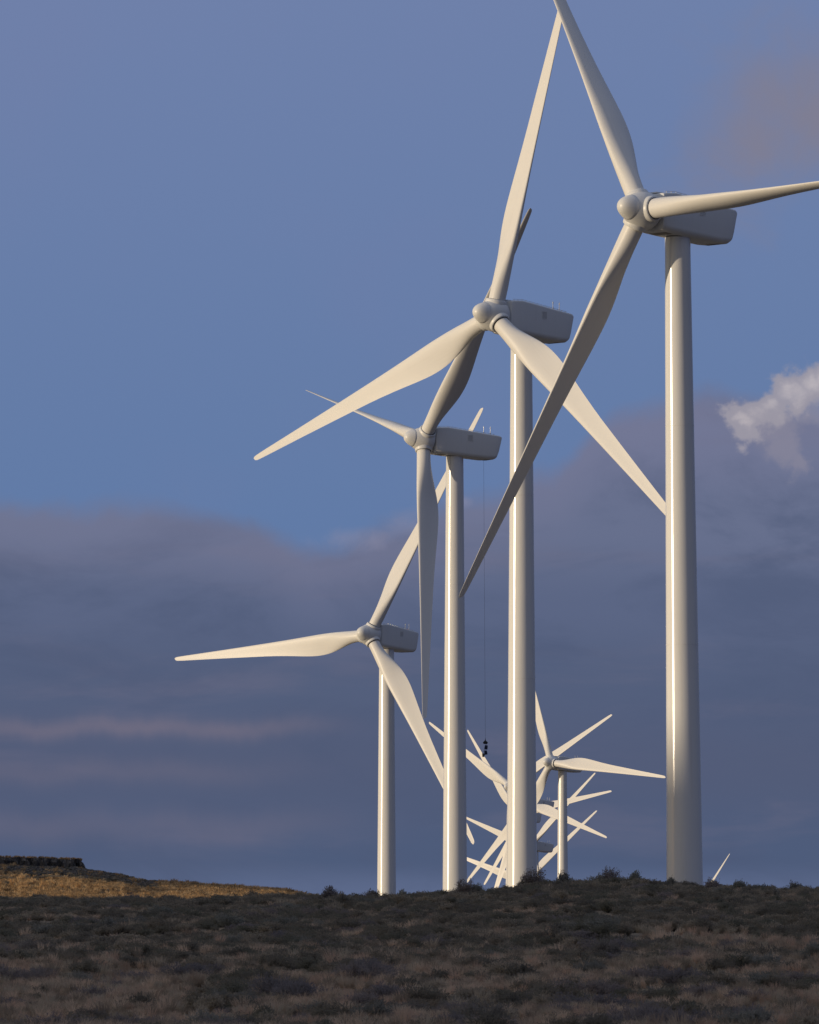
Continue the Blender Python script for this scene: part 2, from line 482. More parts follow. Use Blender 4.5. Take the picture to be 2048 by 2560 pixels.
def build_mesa():
    """basalt rim on the far left skyline: a broken rock wall with a flat top"""
    rnd = random.Random(5)
    m, t, bs = new_mat("basalt")
    tc = t.node('ShaderNodeTexCoord')
    sx, sy, sz = sepxyz(t, tc.outputs['Object'])
    n = t.noise(t.xyz(t.m('MULTIPLY', sx, 1.6), t.m('MULTIPLY', sy, 1.6), t.m('MULTIPLY', sz, 0.7)), 1.0, 6, 0.65)
    c = t.mix(t.smooth(n, 0.4, 0.65), (0.035, 0.031, 0.028), (0.15, 0.125, 0.10))
    t.l.new(c, bs.inputs['Base Color'])
    bs.inputs['Roughness'].default_value = 0.95
    mb = MB()
    us = np.linspace(-420, 214, 190)
    rows = []
    for i, u in enumerate(us):
        y = 948 + (u + 420) / 634 * 22            # the wall runs right and away
        vt = np.interp(u, [-420, 0, 110, 190, 200, 207, 211, 214], [2140, 2143, 2146, 2149, 2150, 2155, 2163, 2172])
        x = (u - 1024) / FPX * y
        zt = (HORIZON - vt) / FPX * y + (rnd.uniform(-0.09, 0.07) + 0.13 * float(vnoise(np.array([u / 17.0]), np.array([0.5]), 4)[0])) * (1 if u < 200 else 0.3)
        zb = float(ground_z(x, y)) - 1.2
        col = []
        for k in range(9):
            f = k / 8.0
            off = rnd.uniform(-0.22, 0.22) + 0.25 * math.sin(i * 0.9) * rnd.random() - (1 - f) * 0.5
            if k == 8: off = rnd.uniform(0.0, 0.25)
            col.append((x + off * -0.3 + rnd.uniform(-0.05, 0.05), y + off, zb + (zt - zb) * f))
        col.append((x - 0.5, y + 14, zt - 0.05))
        col.append((x - 3, y + 60, zt - 0.6))
        col.append((x - 3, y + 66, zt - 9))
        rows.append(col)
    n = len(rows[0])
    vs = [p for c in rows for p in c]
    fs = []
    for i in range(len(rows) - 1):
        for k in range(n - 1):
            fs.append((i * n + k, (i + 1) * n + k, (i + 1) * n + k + 1, i * n + k + 1))
    mb.add(vs, fs)
    o = mb.build("mesa", m)
    tag(o, kind='structure')
build_mesa()

# ------------------------------------------------------------------ wind turbines
ROTOR = 40.0

def make_blade_mesh():
    rs = [1.72, 2.2, 2.7, 3.3, 4.0, 4.8, 5.6, 6.4, 7.2, 8.0, 8.8, 9.6, 10.4, 11.2, 12, 13, 14, 15, 17, 19, 21, 23, 25, 27, 29, 31, 33, 35, 36.5, 38, 39, 39.5, 39.8, 39.95, 40.0]
    rr = [1.7, 2.6, 3.2, 4, 5, 6, 7, 8, 9, 10, 11, 12, 13.5, 15, 17, 20, 26, 32, 36, 38.5, 39.5, 39.8, 40]
    tt = [0.92, 0.92, 0.97, 1.10, 1.36, 1.65, 1.92, 2.13, 2.27, 2.34, 2.34, 2.28, 2.15, 1.98, 1.77, 1.50, 1.16, 0.83, 0.63, 0.50, 0.42, 0.31, 0.06]   # behind the pitch axis
    ll = [0.92, 0.92, 0.93, 0.95, 0.99, 1.02, 1.04, 1.04, 1.03, 1.01, 0.97, 0.93, 0.87, 0.81, 0.74, 0.65, 0.50, 0.37, 0.29, 0.24, 0.20, 0.15, 0.04]   # ahead of it
    n = 36
    mb = MB(); rings = []
    for r in rs:
        T_ = float(np.interp(r, rr, tt)); L_ = float(np.interp(r, rr, ll)); c = T_ + L_
        w = float(sstep(r, 2.3, 9.4))
        tcn = float(np.interp(r, [2.5, 6, 8.2, 14, 22, 32, 40], [0.7, 0.43, 0.32, 0.23, 0.19, 0.16, 0.14]))
        tw = R(float(np.interp(r, [2, 6, 9, 12, 15, 18, 22, 26, 30, 34, 40], [13.5, 12.6, 10.8, 8.6, 6.6, 5.0, 3.5, 2.4, 1.5, 0.6, -0.6])))
        le = L_ / c
        ring = []
        for k in range(n):
            ph = 2 * math.pi * k / n
            xc = 0.5 * (1 - math.cos(ph))
            yt = 5 * tcn * (0.2969 * math.sqrt(xc) - 0.126 * xc - 0.3516 * xc ** 2 + 0.2843 * xc ** 3 - 0.1036 * xc ** 4)
            cam_ = 0.045 * 4 * xc * (1 - xc) * w
            ax = (le - xc) * c
            ay = ((yt if math.sin(ph) >= 0 else -yt * 0.85) + cam_) * c
            cx, cy = (L_ - T_) / 2 + c / 2 * math.cos(ph), 0.92 * math.sin(ph)
            X = cx * (1 - w) + ax * w; Y = cy * (1 - w) + ay * w
            ca, sa = math.cos(-tw), math.sin(-tw)
            ring.append((X * ca - Y * sa, X * sa + Y * ca, r))
        rings.append(ring)
    mb.rings(rings, False, True)
    return mb.mesh("blade", M_blade, True, 60)
ME_blade = make_blade_mesh()

def revolve_y(profile, n=40):
    """profile (distance ahead of hub, radius): rings about the local -Y axis"""
    return [[(r * math.cos(2 * math.pi * k / n), -d, r * math.sin(2 * math.pi * k / n)) for k in range(n)] for d, r in profile]

def make_hub_meshes():
    out = {}
    mb = MB(); mb.rings(revolve_y([(-1.02, 1.30), (-1.0, 1.56), (-0.8, 1.70), (-0.3, 1.78), (0.1, 1.74), (0.5, 1.645), (0.85, 1.52), (1.2, 1.36), (1.53, 1.19), (1.56, 1.172)]), True, False)
    out['hub'] = mb.mesh("rotor_hub", M_nac, True, 50)
    mb = MB(); mb.rings(revolve_y([(1.55, 1.16), (1.58, 1.175), (1.8, 1.095), (2.05, 0.99), (2.3, 0.86), (2.52, 0.72), (2.70, 0.555), (2.81, 0.39), (2.87, 0.23), (2.90, 0.02)]), False, True)
    out['nose'] = mb.mesh("nose_cone", M_nac, True, 60)
    # blade collar around the local Z axis
    n = 40
    mb = MB()
    prof = [(1.26, 0.4), (1.23, 1.1), (1.20, 1.42), (1.17, 1.60), (1.14, 1.675), (1.10, 1.70), (1.02, 1.70), (0.98, 1.66)]
    mb.rings([[(r * math.cos(2 * math.pi * k / n), r * math.sin(2 * math.pi * k / n), z) for k in range(n)] for r, z in prof])
    out['collar'] = mb.mesh("root_collar", M_nac, True, 40)
    mb = MB()
    prof = [(1.10, 1.50), (1.03, 1.66), (0.96, 1.675), (0.90, 1.675), (0.5, 1.675)]
    mb.rings([[(r * math.cos(2 * math.pi * k / n), r * math.sin(2 * math.pi * k / n), z) for k in range(n)] for r, z in prof])
    out['seal'] = mb.mesh("root_seal", M_dark, True)
    return out
HUBM = make_hub_meshes()

def make_nacelle_meshes():
    out = {}
    # along the machine: distance behind hub, top, bottom, half width
    secs = [(1.15, 1.45, -1.55, 1.45), (1.25, 1.60, -1.70, 1.60), (1.6, 1.68, -1.80, 1.70), (2.9, 1.76, -1.90, 1.72), (4.6, 1.58, -2.02, 1.72),
            (6.6, 1.36, -2.14, 1.72), (8.8, 1.12, -2.27, 1.70), (10.3, 0.97, -2.24, 1.66), (10.78, 0.91, -2.07, 1.60), (11.05, 0.77, -1.6, 1.50)]
    def ring(d, zt, zb, hw, shear):
        pts = []
        rt, rb = 0.22, 0.55
        def arc(cx, cz, r, a0, a1, k=7):
            for i in range(k):
                a = R(a0 + (a1 - a0) * i / (k - 1))
                pts.append([cx + r * math.cos(a), cz + r * math.sin(a)])
        arc(hw - rt, zt - rt, rt, 0, 90)
        arc(-hw + rt, zt - rt, rt, 90, 180)
        arc(-hw + rb, zb + rb * 0.9, rb, 180, 270)
        arc(hw - rb, zb + rb * 0.9, rb, 270, 360)
        h = zt - zb
        return [(p[0], d + shear * ((p[1] - zb) / h - 1.0), p[1]) for p in pts]
    mb = MB()
    sh = [0, 0, 0, 0, 0, 0, 0.1, 0.35, 0.5, 0.55]
    rings = [ring(*s, k) for s, k in zip(secs, sh)]
    mb.rings(rings, True, True)
    out['body'] = mb.mesh("nacelle", M_nac, True, 38)
    # dark sheet painting the belly's ground reflection; rear outlet under the nacelle
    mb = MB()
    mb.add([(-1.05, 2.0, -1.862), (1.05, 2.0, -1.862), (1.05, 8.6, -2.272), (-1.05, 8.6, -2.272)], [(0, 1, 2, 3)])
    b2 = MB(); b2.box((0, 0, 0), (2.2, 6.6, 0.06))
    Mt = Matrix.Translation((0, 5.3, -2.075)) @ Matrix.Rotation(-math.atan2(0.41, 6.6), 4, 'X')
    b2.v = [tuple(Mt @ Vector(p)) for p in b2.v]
    out['belly'] = b2.mesh("belly_shade_panel", M_under)
    b3 = MB(); b3.box((0, 0, 0), (1.7, 1.1, 0.10))
    Mt = Matrix.Translation((0, 9.05, -2.265))
    b3.v = [tuple(Mt @ Vector(p)) for p in b3.v]
    out['vent'] = b3.mesh("exhaust_vent", M_dark)
    # hatch on the camera side: frame and louvre slats
    mb = MB()
    for z in np.linspace(-0.33, 0.33, 9): mb.box((1.725, 6.2, 0.40 + z), (0.03, 0.62, 0.062))
    out['hatch'] = mb.mesh("side_hatch", M_hatch)
    mb = MB()
    for (cy, cz, sy_, sz_) in ((6.2, 0.80, 0.80, 0.06), (6.2, 0.0, 0.80, 0.06), (5.83, 0.4, 0.06, 0.74), (6.57, 0.4, 0.06, 0.74)):
        mb.box((1.73, cy, cz), (0.05, sy_, sz_))
    out['hatchframe'] = mb.mesh("hatch_frame", M_nac)
    # roof rail with short feet along both roof edges
    mb = MB()
    for sx in (-1.45, 1.45):
        line = [(sx, 1.5, 1.80), (sx, 2.9, 1.88), (sx, 6.6, 1.48), (sx, 9.9, 1.10)]
        mb.tube(line, 0.022, 6)
        for d in np.arange(1.7, 9.8, 0.62):
            zt = float(np.interp(d, [1.2, 2.9, 9.9], [1.62, 1.76, 1.0])); zr = float(np.interp(d, [1.5, 2.9, 6.6, 9.9], [1.80, 1.88, 1.48, 1.10]))
            mb.tube([(sx, d, zt - 0.02), (sx, d, zr)], 0.028, 5)
    out['rail'] = mb.mesh("roof_rail", M_galv)
    # two instrument masts with cross arms
    for nm, d, hgt in (('mast1', 8.75, 1.15), ('mast2', 9.75, 1.22)):
        mb = MB()
        zt = float(np.interp(d, [1.2, 2.9, 9.9], [1.62, 1.76, 1.0]))
        top_ = zt + hgt
        mb.rings([[(0.5 + r * math.cos(2 * math.pi * k / 8), d + r * math.sin(2 * math.pi * k / 8), z) for k in range(8)]
                  for r, z in ((0.075, zt - 0.03), (0.06, zt + hgt * 0.3), (0.035, zt + hgt * 0.5), (0.03, zt + hgt * 0.72), (0.065, zt + hgt * 0.75), (0.065, zt + hgt * 0.86), (0.022, zt + hgt * 0.88), (0.018, top_))], True, True)
        out[nm] = mb.mesh("sensor_mast", M_galv)
    mb = MB()
    n = 14
    mb.rings([[(0.5 + r * math.cos(2 * math.pi * k / n), 9.3 + r * math.sin(2 * math.pi * k / n), z) for k in range(n)]
              for r, z in ((0.16, 1.02), (0.16, 1.14), (0.14, 1.32), (0.08, 1.38))], False, True)
    out['lamp'] = mb.mesh("warning_lamp", M_red, True, 40)
    # wind sensor hoop
    mb = MB()
    zt = 1.05
    pts = [(0.5, 9.6 + 0.27 * math.sin(a), zt + 0.62 - 0.29 * math.cos(a)) for a in np.linspace(0, 2 * math.pi, 25)]
    mb.tube(pts, 0.018, 6, False); mb.tube([(0.5, 9.6, zt - 0.05), (0.5, 9.6, zt + 0.34)], 0.025, 6)
    out['hoop'] = mb.mesh("sensor_hoop", M_galv)
    mb = MB(); mb.tube([(0.5, 7.7, 1.2), (0.5, 7.7, 1.66)], 0.03, 6); mb.box((0.5, 7.7, 1.62), (0.08, 0.08, 0.1))
    out['stub'] = mb.mesh("sensor_mast", M_galv)
    # sloping access cover behind the hub
    mb = MB(); mb.box((0, 1.75, 1.735), (1.2, 0.9, 0.12)); 
    out['cover'] = mb.mesh("roof_cover", M_nac)
    return out
NACM = make_nacelle_meshes()

def make_tower_mesh(height, seed):
    rnd = random.Random(seed)
    n = 72
    rings = []
    zs = [-4.0]
    z = 0.0
    while z < height - 1.5:
        zs.append(z); z += 2.75
    zs.append(height)
    for z in zs:
        d = height - z
        r = 1.17 + 0.0083 * d + rnd.uniform(-0.003, 0.003)
        rings.append([(r * math.cos(2 * math.pi * k / n), r * math.sin(2 * math.pi * k / n), z) for k in range(n)])
    mb = MB(); mb.rings(rings, False, True)
    return mb.mesh("tower", M_tower, True, 60)

def make_flange_mesh(height, z):
    n = 72
    r = 1.17 + 0.0083 * (height - z)
    mb = MB()
    mb.rings([[(q * math.cos(2 * math.pi * k / n), q * math.sin(2 * math.pi * k / n), z + dz) for k in range(n)]
              for q, dz in ((r - 0.01, -0.035), (r + 0.010, -0.03), (r + 0.010, 0.03), (r - 0.01, 0.035))])
    return mb.mesh("flange_ring", M_seam, True, 40)

def make_yaw_mesh():
    n = 48
    mb = MB()
    mb.rings([[(q * math.cos(2 * math.pi * k / n), q * math.sin(2 * math.pi * k / n), dz) for k in range(n)]
              for q, dz in ((1.0, -0.10), (1.13, -0.09), (1.13, 0.22), (1.0, 0.24))])
    return mb.mesh("yaw_ring", M_dark, True, 40)
ME_yaw = make_yaw_mesh()
TOWER_H = 77.85                                  # top of tower below hub axis by 2.0 m
HUB_H = 80.0
TM = [make_tower_mesh(TOWER_H, s) for s in (3, 8)]
FM = [make_flange_mesh(TOWER_H, z) for z in (18.0, 40.5, 60.5)]

GROUP = "wind turbines standing in a line along the ridge"
def turbine(H, al, th, e, O, pitch, label, seed=0, extras='masts', detail=True, tilt=6.6, lean=0.0):
    al = R(al)
    hx, hy = -math.cos(al), -math.sin(al)
    base = (H[0] - O * hx, H[1] - O * hy, H[2] - HUB_H)
    root = empty("wind_turbine", base, al - math.pi / 2)
    tag(root, label, "wind turbine", GROUP)
    psi = al - math.pi / 2
    ax_ = Vector((math.sin(psi), math.cos(psi), 0))
    Mt = Matrix.Translation((0, 0, TOWER_H)) @ Matrix.Rotation(-R(lean), 4, ax_) @ Matrix.Translation((0, 0, -TOWER_H))
    tw = link_mesh("tower", TM[seed % 2], root, Mt)
    if detail:
        for f in FM: link_mesh("flange_ring", f, tw)
    link_mesh("yaw_ring", ME_yaw, tw, Matrix.Translation((0, 0, TOWER_H)))
    hubM = Matrix.Translation((0, -O, HUB_H)) @ Matrix.Rotation(-R(tilt), 4, 'X')
    nacM = Matrix.Translation((0, -O, HUB_H)) @ Matrix.Rotation(-R(1.0), 4, 'X')
    nac = link_mesh("nacelle", NACM['body'], root, nacM)
    link_mesh("belly_shade_panel", NACM['belly'], nac); link_mesh("exhaust_vent", NACM['vent'], nac)
    link_mesh("side_hatch", NACM['hatch'], nac); link_mesh("hatch_frame", NACM['hatchframe'], nac)
    link_mesh("roof_rail", NACM['rail'], nac); link_mesh("roof_cover", NACM['cover'], nac)
    if extras == 'hoop':
        link_mesh("sensor_hoop", NACM['hoop'], nac); link_mesh("sensor_mast", NACM['stub'], nac)
    else:
        link_mesh("sensor_mast", NACM['mast1'], nac); link_mesh("sensor_mast", NACM['mast2'], nac)
    if extras == 'lamp':
        lp = link_mesh("warning_lamp", NACM['lamp'], nac); lp["label"] = "red warning lamp on the nacelle roof"
    hub = link_mesh("rotor_hub", HUBM['hub'], root, hubM)
    link_mesh("nose_cone", HUBM['nose'], hub)
    for k in range(3):
        rot = Matrix.Rotation(R(th + 120 * k), 4, 'Y')
        link_mesh("root_collar", HUBM['collar'], hub, rot)
        link_mesh("root_seal", HUBM['seal'], hub, rot)
        link_mesh("blade", ME_blade, root, hubM @ rot @ Matrix.Rotation(e / ROTOR, 4, 'X') @ Matrix.Rotation(-R(pitch), 4, 'Z'))
    return root

turbine((21.19, 619.57, 65.67), 43.62, -31.61, 0.74, 4.67, 89,
        "largest wind turbine, at the right, with the foot of its tower in blue shade", 1, 'hoop', lean=0.5)
turbine((9.14, 740.81, 67.05), 44.53, 9.87, -1.08, 4.34, 2,
        "second largest wind turbine, its long sunlit blade reaching down to the left", 0)
turbine((1.90, 918.0, 66.25), 25.31, 43.69, 0.90, 4.66, 86,
        "side-on wind turbine with one blade hanging straight down and a cable under its nacelle", 1)
turbine((-6.28, 1073.22, 46.68), 53.64, 26.26, -1.40, 4.51, 2,
        "leftmost wind turbine, one blade pointing left across the dark cloud, red lamp on its roof", 0, 'lamp', tilt=7.4)
turbine((37.56, 1809.65, 44.78), 45.75, -23.6, -1.53, 4.38, 2,
        "small distant wind turbine with thin tower, one blade pointing right to the largest tower", 1, tilt=4.6)
turbine((29.04, 1945.31, 41.12), 48.04, 59.51, -1.42, 4.2, 2,
        "distant wind turbine whose round nose peeks out left of the second largest turbine's tower", 0, detail=False)
turbine((37.24, 2185.13, 41.0), 41.38, 106.5, -0.86, 2.9, 2,
        "far wind turbine, the upper of two dark nacelle ends showing behind the second largest's tower", 1, detail=False)
turbine((36.65, 2317.66, 39.49), 49.21, 78.65, -1.5, 4.2, 2,
        "far wind turbine with hidden hub, its blade almost level just under the thin tower's nacelle", 0, detail=False)
turbine((45.17, 2549.17, 32.06), 45.28, 47.45, -0.93, 2.6, 2,
        "far wind turbine, the lower of two nacelle ends showing behind the second largest's tower", 1, detail=False)
turbine((45.37, 2643.22, 19.81), 56.8, 47.39, -0.98, 4.2, 2,
        "far wind turbine with lowest hidden hub, blade rising from skyline to right past thin tower", 0, detail=False)
turbine((179.86, 4200.14, 20.6), 24.52, 46.8, -1.0, 4.2, 2,
        "remote wind turbine behind the ridge, one small blade showing right of the largest tower", 1, detail=False)

# ------------------------------------------------------------------ load on the hoist cable
M_rope = simple("steel_cable", (0.10, 0.10, 0.11), 0.5, 0.3)
M_black = simple("black_rigging", (0.012, 0.012, 0.010), 0.7)
M_blue = simple("navy_canvas", (0.016, 0.022, 0.055), 0.8)
M_grey = simple("grey_plastic", (0.10, 0.095, 0.08), 0.6)
def hoist():
    D = 921.9
    top = unproj(1209.5, 1141, D); blk = unproj(1213.8, 1856, D)
    root = empty("hoist_cable", blk)
    tag(root, "thin dark hoist cable hanging from the side-on turbine's nacelle down to the dark load", "cable")
    rel = top - blk
    mb = MB(); mb.tube([(0, 0, 0.15), (rel.x * 0.35, rel.y * 0.35, rel.z * 0.3), (rel.x, rel.y, rel.z)], 0.014, 6)
    mb.build("wire", M_rope, root)
    mb = MB(); mb.tube([(0, 0, 0.20), (0, 0, 0.62)], [0.05, 0.02], 8); mb.box((0, 0, 0.26), (0.14, 0.12, 0.2))
    mb.build("hook", M_black, root)
    # rigging bundle
    rnd = random.Random(2)
    mb = MB(); n = 14; rings = []
    for k, (z, r) in enumerate(((-0.22, 0.12), (-0.20, 0.25), (-0.08, 0.31), (0.04, 0.29), (0.13, 0.20), (0.22, 0.09))):
        rings.append([(r * (1 + rnd.uniform(-.12, .12)) * math.cos(2 * math.pi * j / n), r * 0.8 * math.sin(2 * math.pi * j / n), z + rnd.uniform(-.02, .02)) for j in range(n)])
    mb.rings(rings, True, True)
    o = mb.build("rigging_bundle", M_black, None, True, 50); o.location = blk
    tag(o, "black rounded bundle of rigging at the top of the hanging load", "bundle")
    def bag(u, v, w, h, ang, label):
        mb = MB(); rings = []
        for z, s in ((-.5, .86), (-.47, .97), (-.2, 1.03), (.15, 1.0), (.42, .93), (.5, .8)):
            pts = []
            for k in range(20):
                a = 2 * math.pi * k / 20
                c, sn = math.cos(a), math.sin(a)
                pts.append((w / 2 * s * math.copysign(abs(c) ** .5, c), w / 3 * s * math.copysign(abs(sn) ** .5, sn), z * h))
            rings.append(pts)
        mb.rings(rings, True, True)
        root = empty("tool_bag", unproj(u, v, D)); root.rotation_euler = (0, R(ang), 0)
        tag(root, label, "bag", "navy bags on the hoist")
        mb.build("pouch", M_blue, root, True, 40)
        mb = MB(); mb.tube([(-w * .3, 0, h * .48), (-w * .34, 0, h * .62), (w * .1, 0, h * .66), (w * .3, 0, h * .48)], 0.02, 6); mb.build("handle", M_black, root)
    bag(1215.5, 1868.5, 0.42, 0.56, 6, "upper navy canvas bag slung under the black bundle")
    bag(1214.8, 1881.8, 0.40, 0.54, -8, "lower navy canvas bag hanging below the other bag")
    root = empty("bucket", unproj(1208.8, 1888.2, D)); root.rotation_euler = (0, R(5), 0)
    tag(root, "grey bucket dangling lowest at the left of the hanging load", "bucket")
    mb = MB(); n = 20
    mb.rings([[(r * math.cos(2 * math.pi * k / n), r * math.sin(2 * math.pi * k / n), z) for k in range(n)]
              for r, z in ((.14, -.24), (.19, .2), (.205, .2), (.205, .24), (.17, .24), (.13, -.2))], True, True)
    mb.build("pail", M_grey, root, True, 40)
    mb = MB(); mb.tube([(.18, 0, .2), (.1, 0, .42), (-.1, 0, .42), (-.18, 0, .2)], 0.014, 6); mb.tube([(0, 0, .42), (.10, 0, 1.25)], 0.016, 6)
    mb.build("sling", M_black, root)
hoist()

# ------------------------------------------------------------------ vegetation
def plant_mat(name, cols, rough=0.9, var=0.5):
    """colour varies from plant to plant and a little along each"""
    m, t, b = new_mat(name)
    oi = t.node('ShaderNodeObjectInfo')
    tc = t.node('ShaderNodeTexCoord')
    k = len(cols)
    rmp = t.ramp(oi.outputs['Random'], [((i + 0.5) / k, c) for i, c in enumerate(cols)])
    n = t.noise(tc.outputs['Object'], 6.0, 3, 0.6)
    c = t.mix(t.m('MULTIPLY', t.smooth(n, 0.35, 0.7), var), rmp, tuple(0.5 * v for v in cols[0]))
    t.l.new(c, b.inputs['Base Color'])
    b.inputs['Roughness'].default_value = rough
    b.inputs['Specular IOR Level'].default_value = 0.1
    tr = t.node('ShaderNodeBsdfTranslucent')
    t.l.new(c, tr.inputs['Color'])
    mx = t.node('ShaderNodeMixShader'); mx.inputs[0].default_value = 0.5
    t.l.new(b.outputs[0], mx.inputs[1]); t.l.new(tr.outputs[0], mx.inputs[2])
    out = next(n for n in t.n if n.type == 'OUTPUT_MATERIAL')
    t.l.new(mx.outputs[0], out.inputs['Surface'])
    return m
M_sage = plant_mat("sage_leaf", [(0.31, 0.30, 0.25), (0.26, 0.245, 0.21), (0.38, 0.36, 0.30), (0.28, 0.24, 0.20)])
M_sage2 = plant_mat("violet_brush", [(0.30, 0.26, 0.245), (0.25, 0.225, 0.22), (0.34, 0.285, 0.255)])
M_scrub = plant_mat("dark_scrub", [(0.23, 0.215, 0.16), (0.30, 0.25, 0.185), (0.20, 0.18, 0.145), (0.44, 0.365, 0.27)])
M_straw = plant_mat("dry_grass", [(0.74, 0.56, 0.40), (0.38, 0.30, 0.215), (0.26, 0.22, 0.165), (0.66, 0.45, 0.32), (0.50, 0.42, 0.31)], var=0.3)
M_gold = plant_mat("golden_grass", [(0.66, 0.42, 0.20), (0.44, 0.28, 0.135), (0.20, 0.135, 0.08), (0.74, 0.52, 0.28)], var=0.15)
M_twig = simple("twig_bark", (0.06, 0.05, 0.042), 0.9)

def bush_mesh(name, mat, seed, w, h, stems, leaves, llen, lean=0.0, up=0.5, leafw=0.028):
    rnd = random.Random(seed)
    v, f, mi = [], [], []
    lobes = [(rnd.uniform(-.28, .28) * w, rnd.uniform(-.28, .28) * w, rnd.uniform(.75, 1.05)) for _ in range(5)]
    for s in range(stems):
        a = rnd.uniform(0, 2 * math.pi)
        rr = math.sqrt(rnd.random())
        lx, ly, lh = rnd.choice(lobes)
        ex = lx + w * 0.30 * rr * math.cos(a) + lean * h * 0.5
        ey = ly + w * 0.30 * rr * math.sin(a)
        ez = h * lh * (1 - 0.45 * rr * rr) * rnd.uniform(0.72, 1.0)
        p0 = Vector((lx * 0.25 + rnd.uniform(-.05, .05), ly * 0.25, -0.05))
        p2 = Vector((ex, ey, ez))
        p1 = p0.lerp(p2, 0.5) + Vector((0, 0, up * 0.25 * h - 0.15 * h))
        def bez(t): return p0 * (1 - t) ** 2 + p1 * 2 * t * (1 - t) + p2 * t * t
        if s % 3 == 0:
            pr = None
            for i in range(4):
                p = bez(i / 3.0); r = 0.014 * (1 - i / 3.6)
                b = len(v); v += [tuple(p + Vector((r, 0, 0))), tuple(p + Vector((-r * .5, r * .87, 0))), tuple(p + Vector((-r * .5, -r * .87, 0)))]
                if pr is not None:
                    for q in range(3): f.append((pr + q, pr + (q + 1) % 3, b + (q + 1) % 3, b + q)); mi.append(1)
                pr = b
        for k in range(leaves):
            t = rnd.uniform(0.30, 1.0) ** 0.7
            p = bez(t) + Vector((rnd.gauss(0, .035), rnd.gauss(0, .035), rnd.gauss(0, .03)))
            d = (bez(min(1, t + .05)) - bez(t - .05)).normalized() + Vector((rnd.gauss(0, .55), rnd.gauss(0, .55), rnd.gauss(0.25, .45)))
            d.normalize()
            sd = d.cross(Vector((rnd.gauss(0, 1), rnd.gauss(0, 1), rnd.gauss(0, 1)))).normalized() * leafw * rnd.uniform(.6, 1.2)
            L = llen * rnd.uniform(.6, 1.3)
            b = len(v)
            v += [tuple(p - sd * .5), tuple(p + d * L * .55 - sd), tuple(p + d * L), tuple(p + d * L * .55 + sd)]
            f.append((b, b + 1, b + 2, b + 3)); mi.append(0)
    me = bpy.data.meshes.new(name)
    me.from_pydata(v, [], f)
    me.materials.append(mat); me.materials.append(M_twig)
    me.polygons.foreach_set("material_index", mi)
    me.update()
    return me

def tuft_mesh(name, mat, seed, h, blades, spread, bw):
    rnd = random.Random(seed)
    v, f = [], []
    for k in range(blades):
        a = rnd.uniform(0, 2 * math.pi); r0 = spread * 0.35 * math.sqrt(rnd.random())
        b0 = Vector((r0 * math.cos(a), r0 * math.sin(a), -0.04))
        a2 = a + rnd.gauss(0, .5)
        out = spread * rnd.uniform(.1, 1.0)
        H = h * rnd.uniform(.45, 1.1)
        d = Vector((math.cos(a2), math.sin(a2), 0))
        sd = Vector((-math.sin(a2 + rnd.uniform(-1.2, 1.2)), math.cos(a2 + rnd.uniform(-1.2, 1.2)), 0)).normalized() * bw * rnd.uniform(.6, 1.2)
        pts = [b0, b0 + d * out * .25 + Vector((0, 0, H * .5)), b0 + d * out * .6 + Vector((0, 0, H * .85)), b0 + d * out + Vector((0, 0, H * rnd.uniform(.85, 1.0)))]
        ws = [1, .9, .6, .08]
        b = len(v)
        for p, ww in zip(pts, ws): v += [tuple(p - sd * ww), tuple(p + sd * ww)]
        for i in range(3): f.append((b + 2 * i, b + 2 * i + 1, b + 2 * i + 3, b + 2 * i + 2))
    me = bpy.data.meshes.new(name)
    me.from_pydata(v, [], f)
    me.materials.append(mat)
    me.update()
    return me

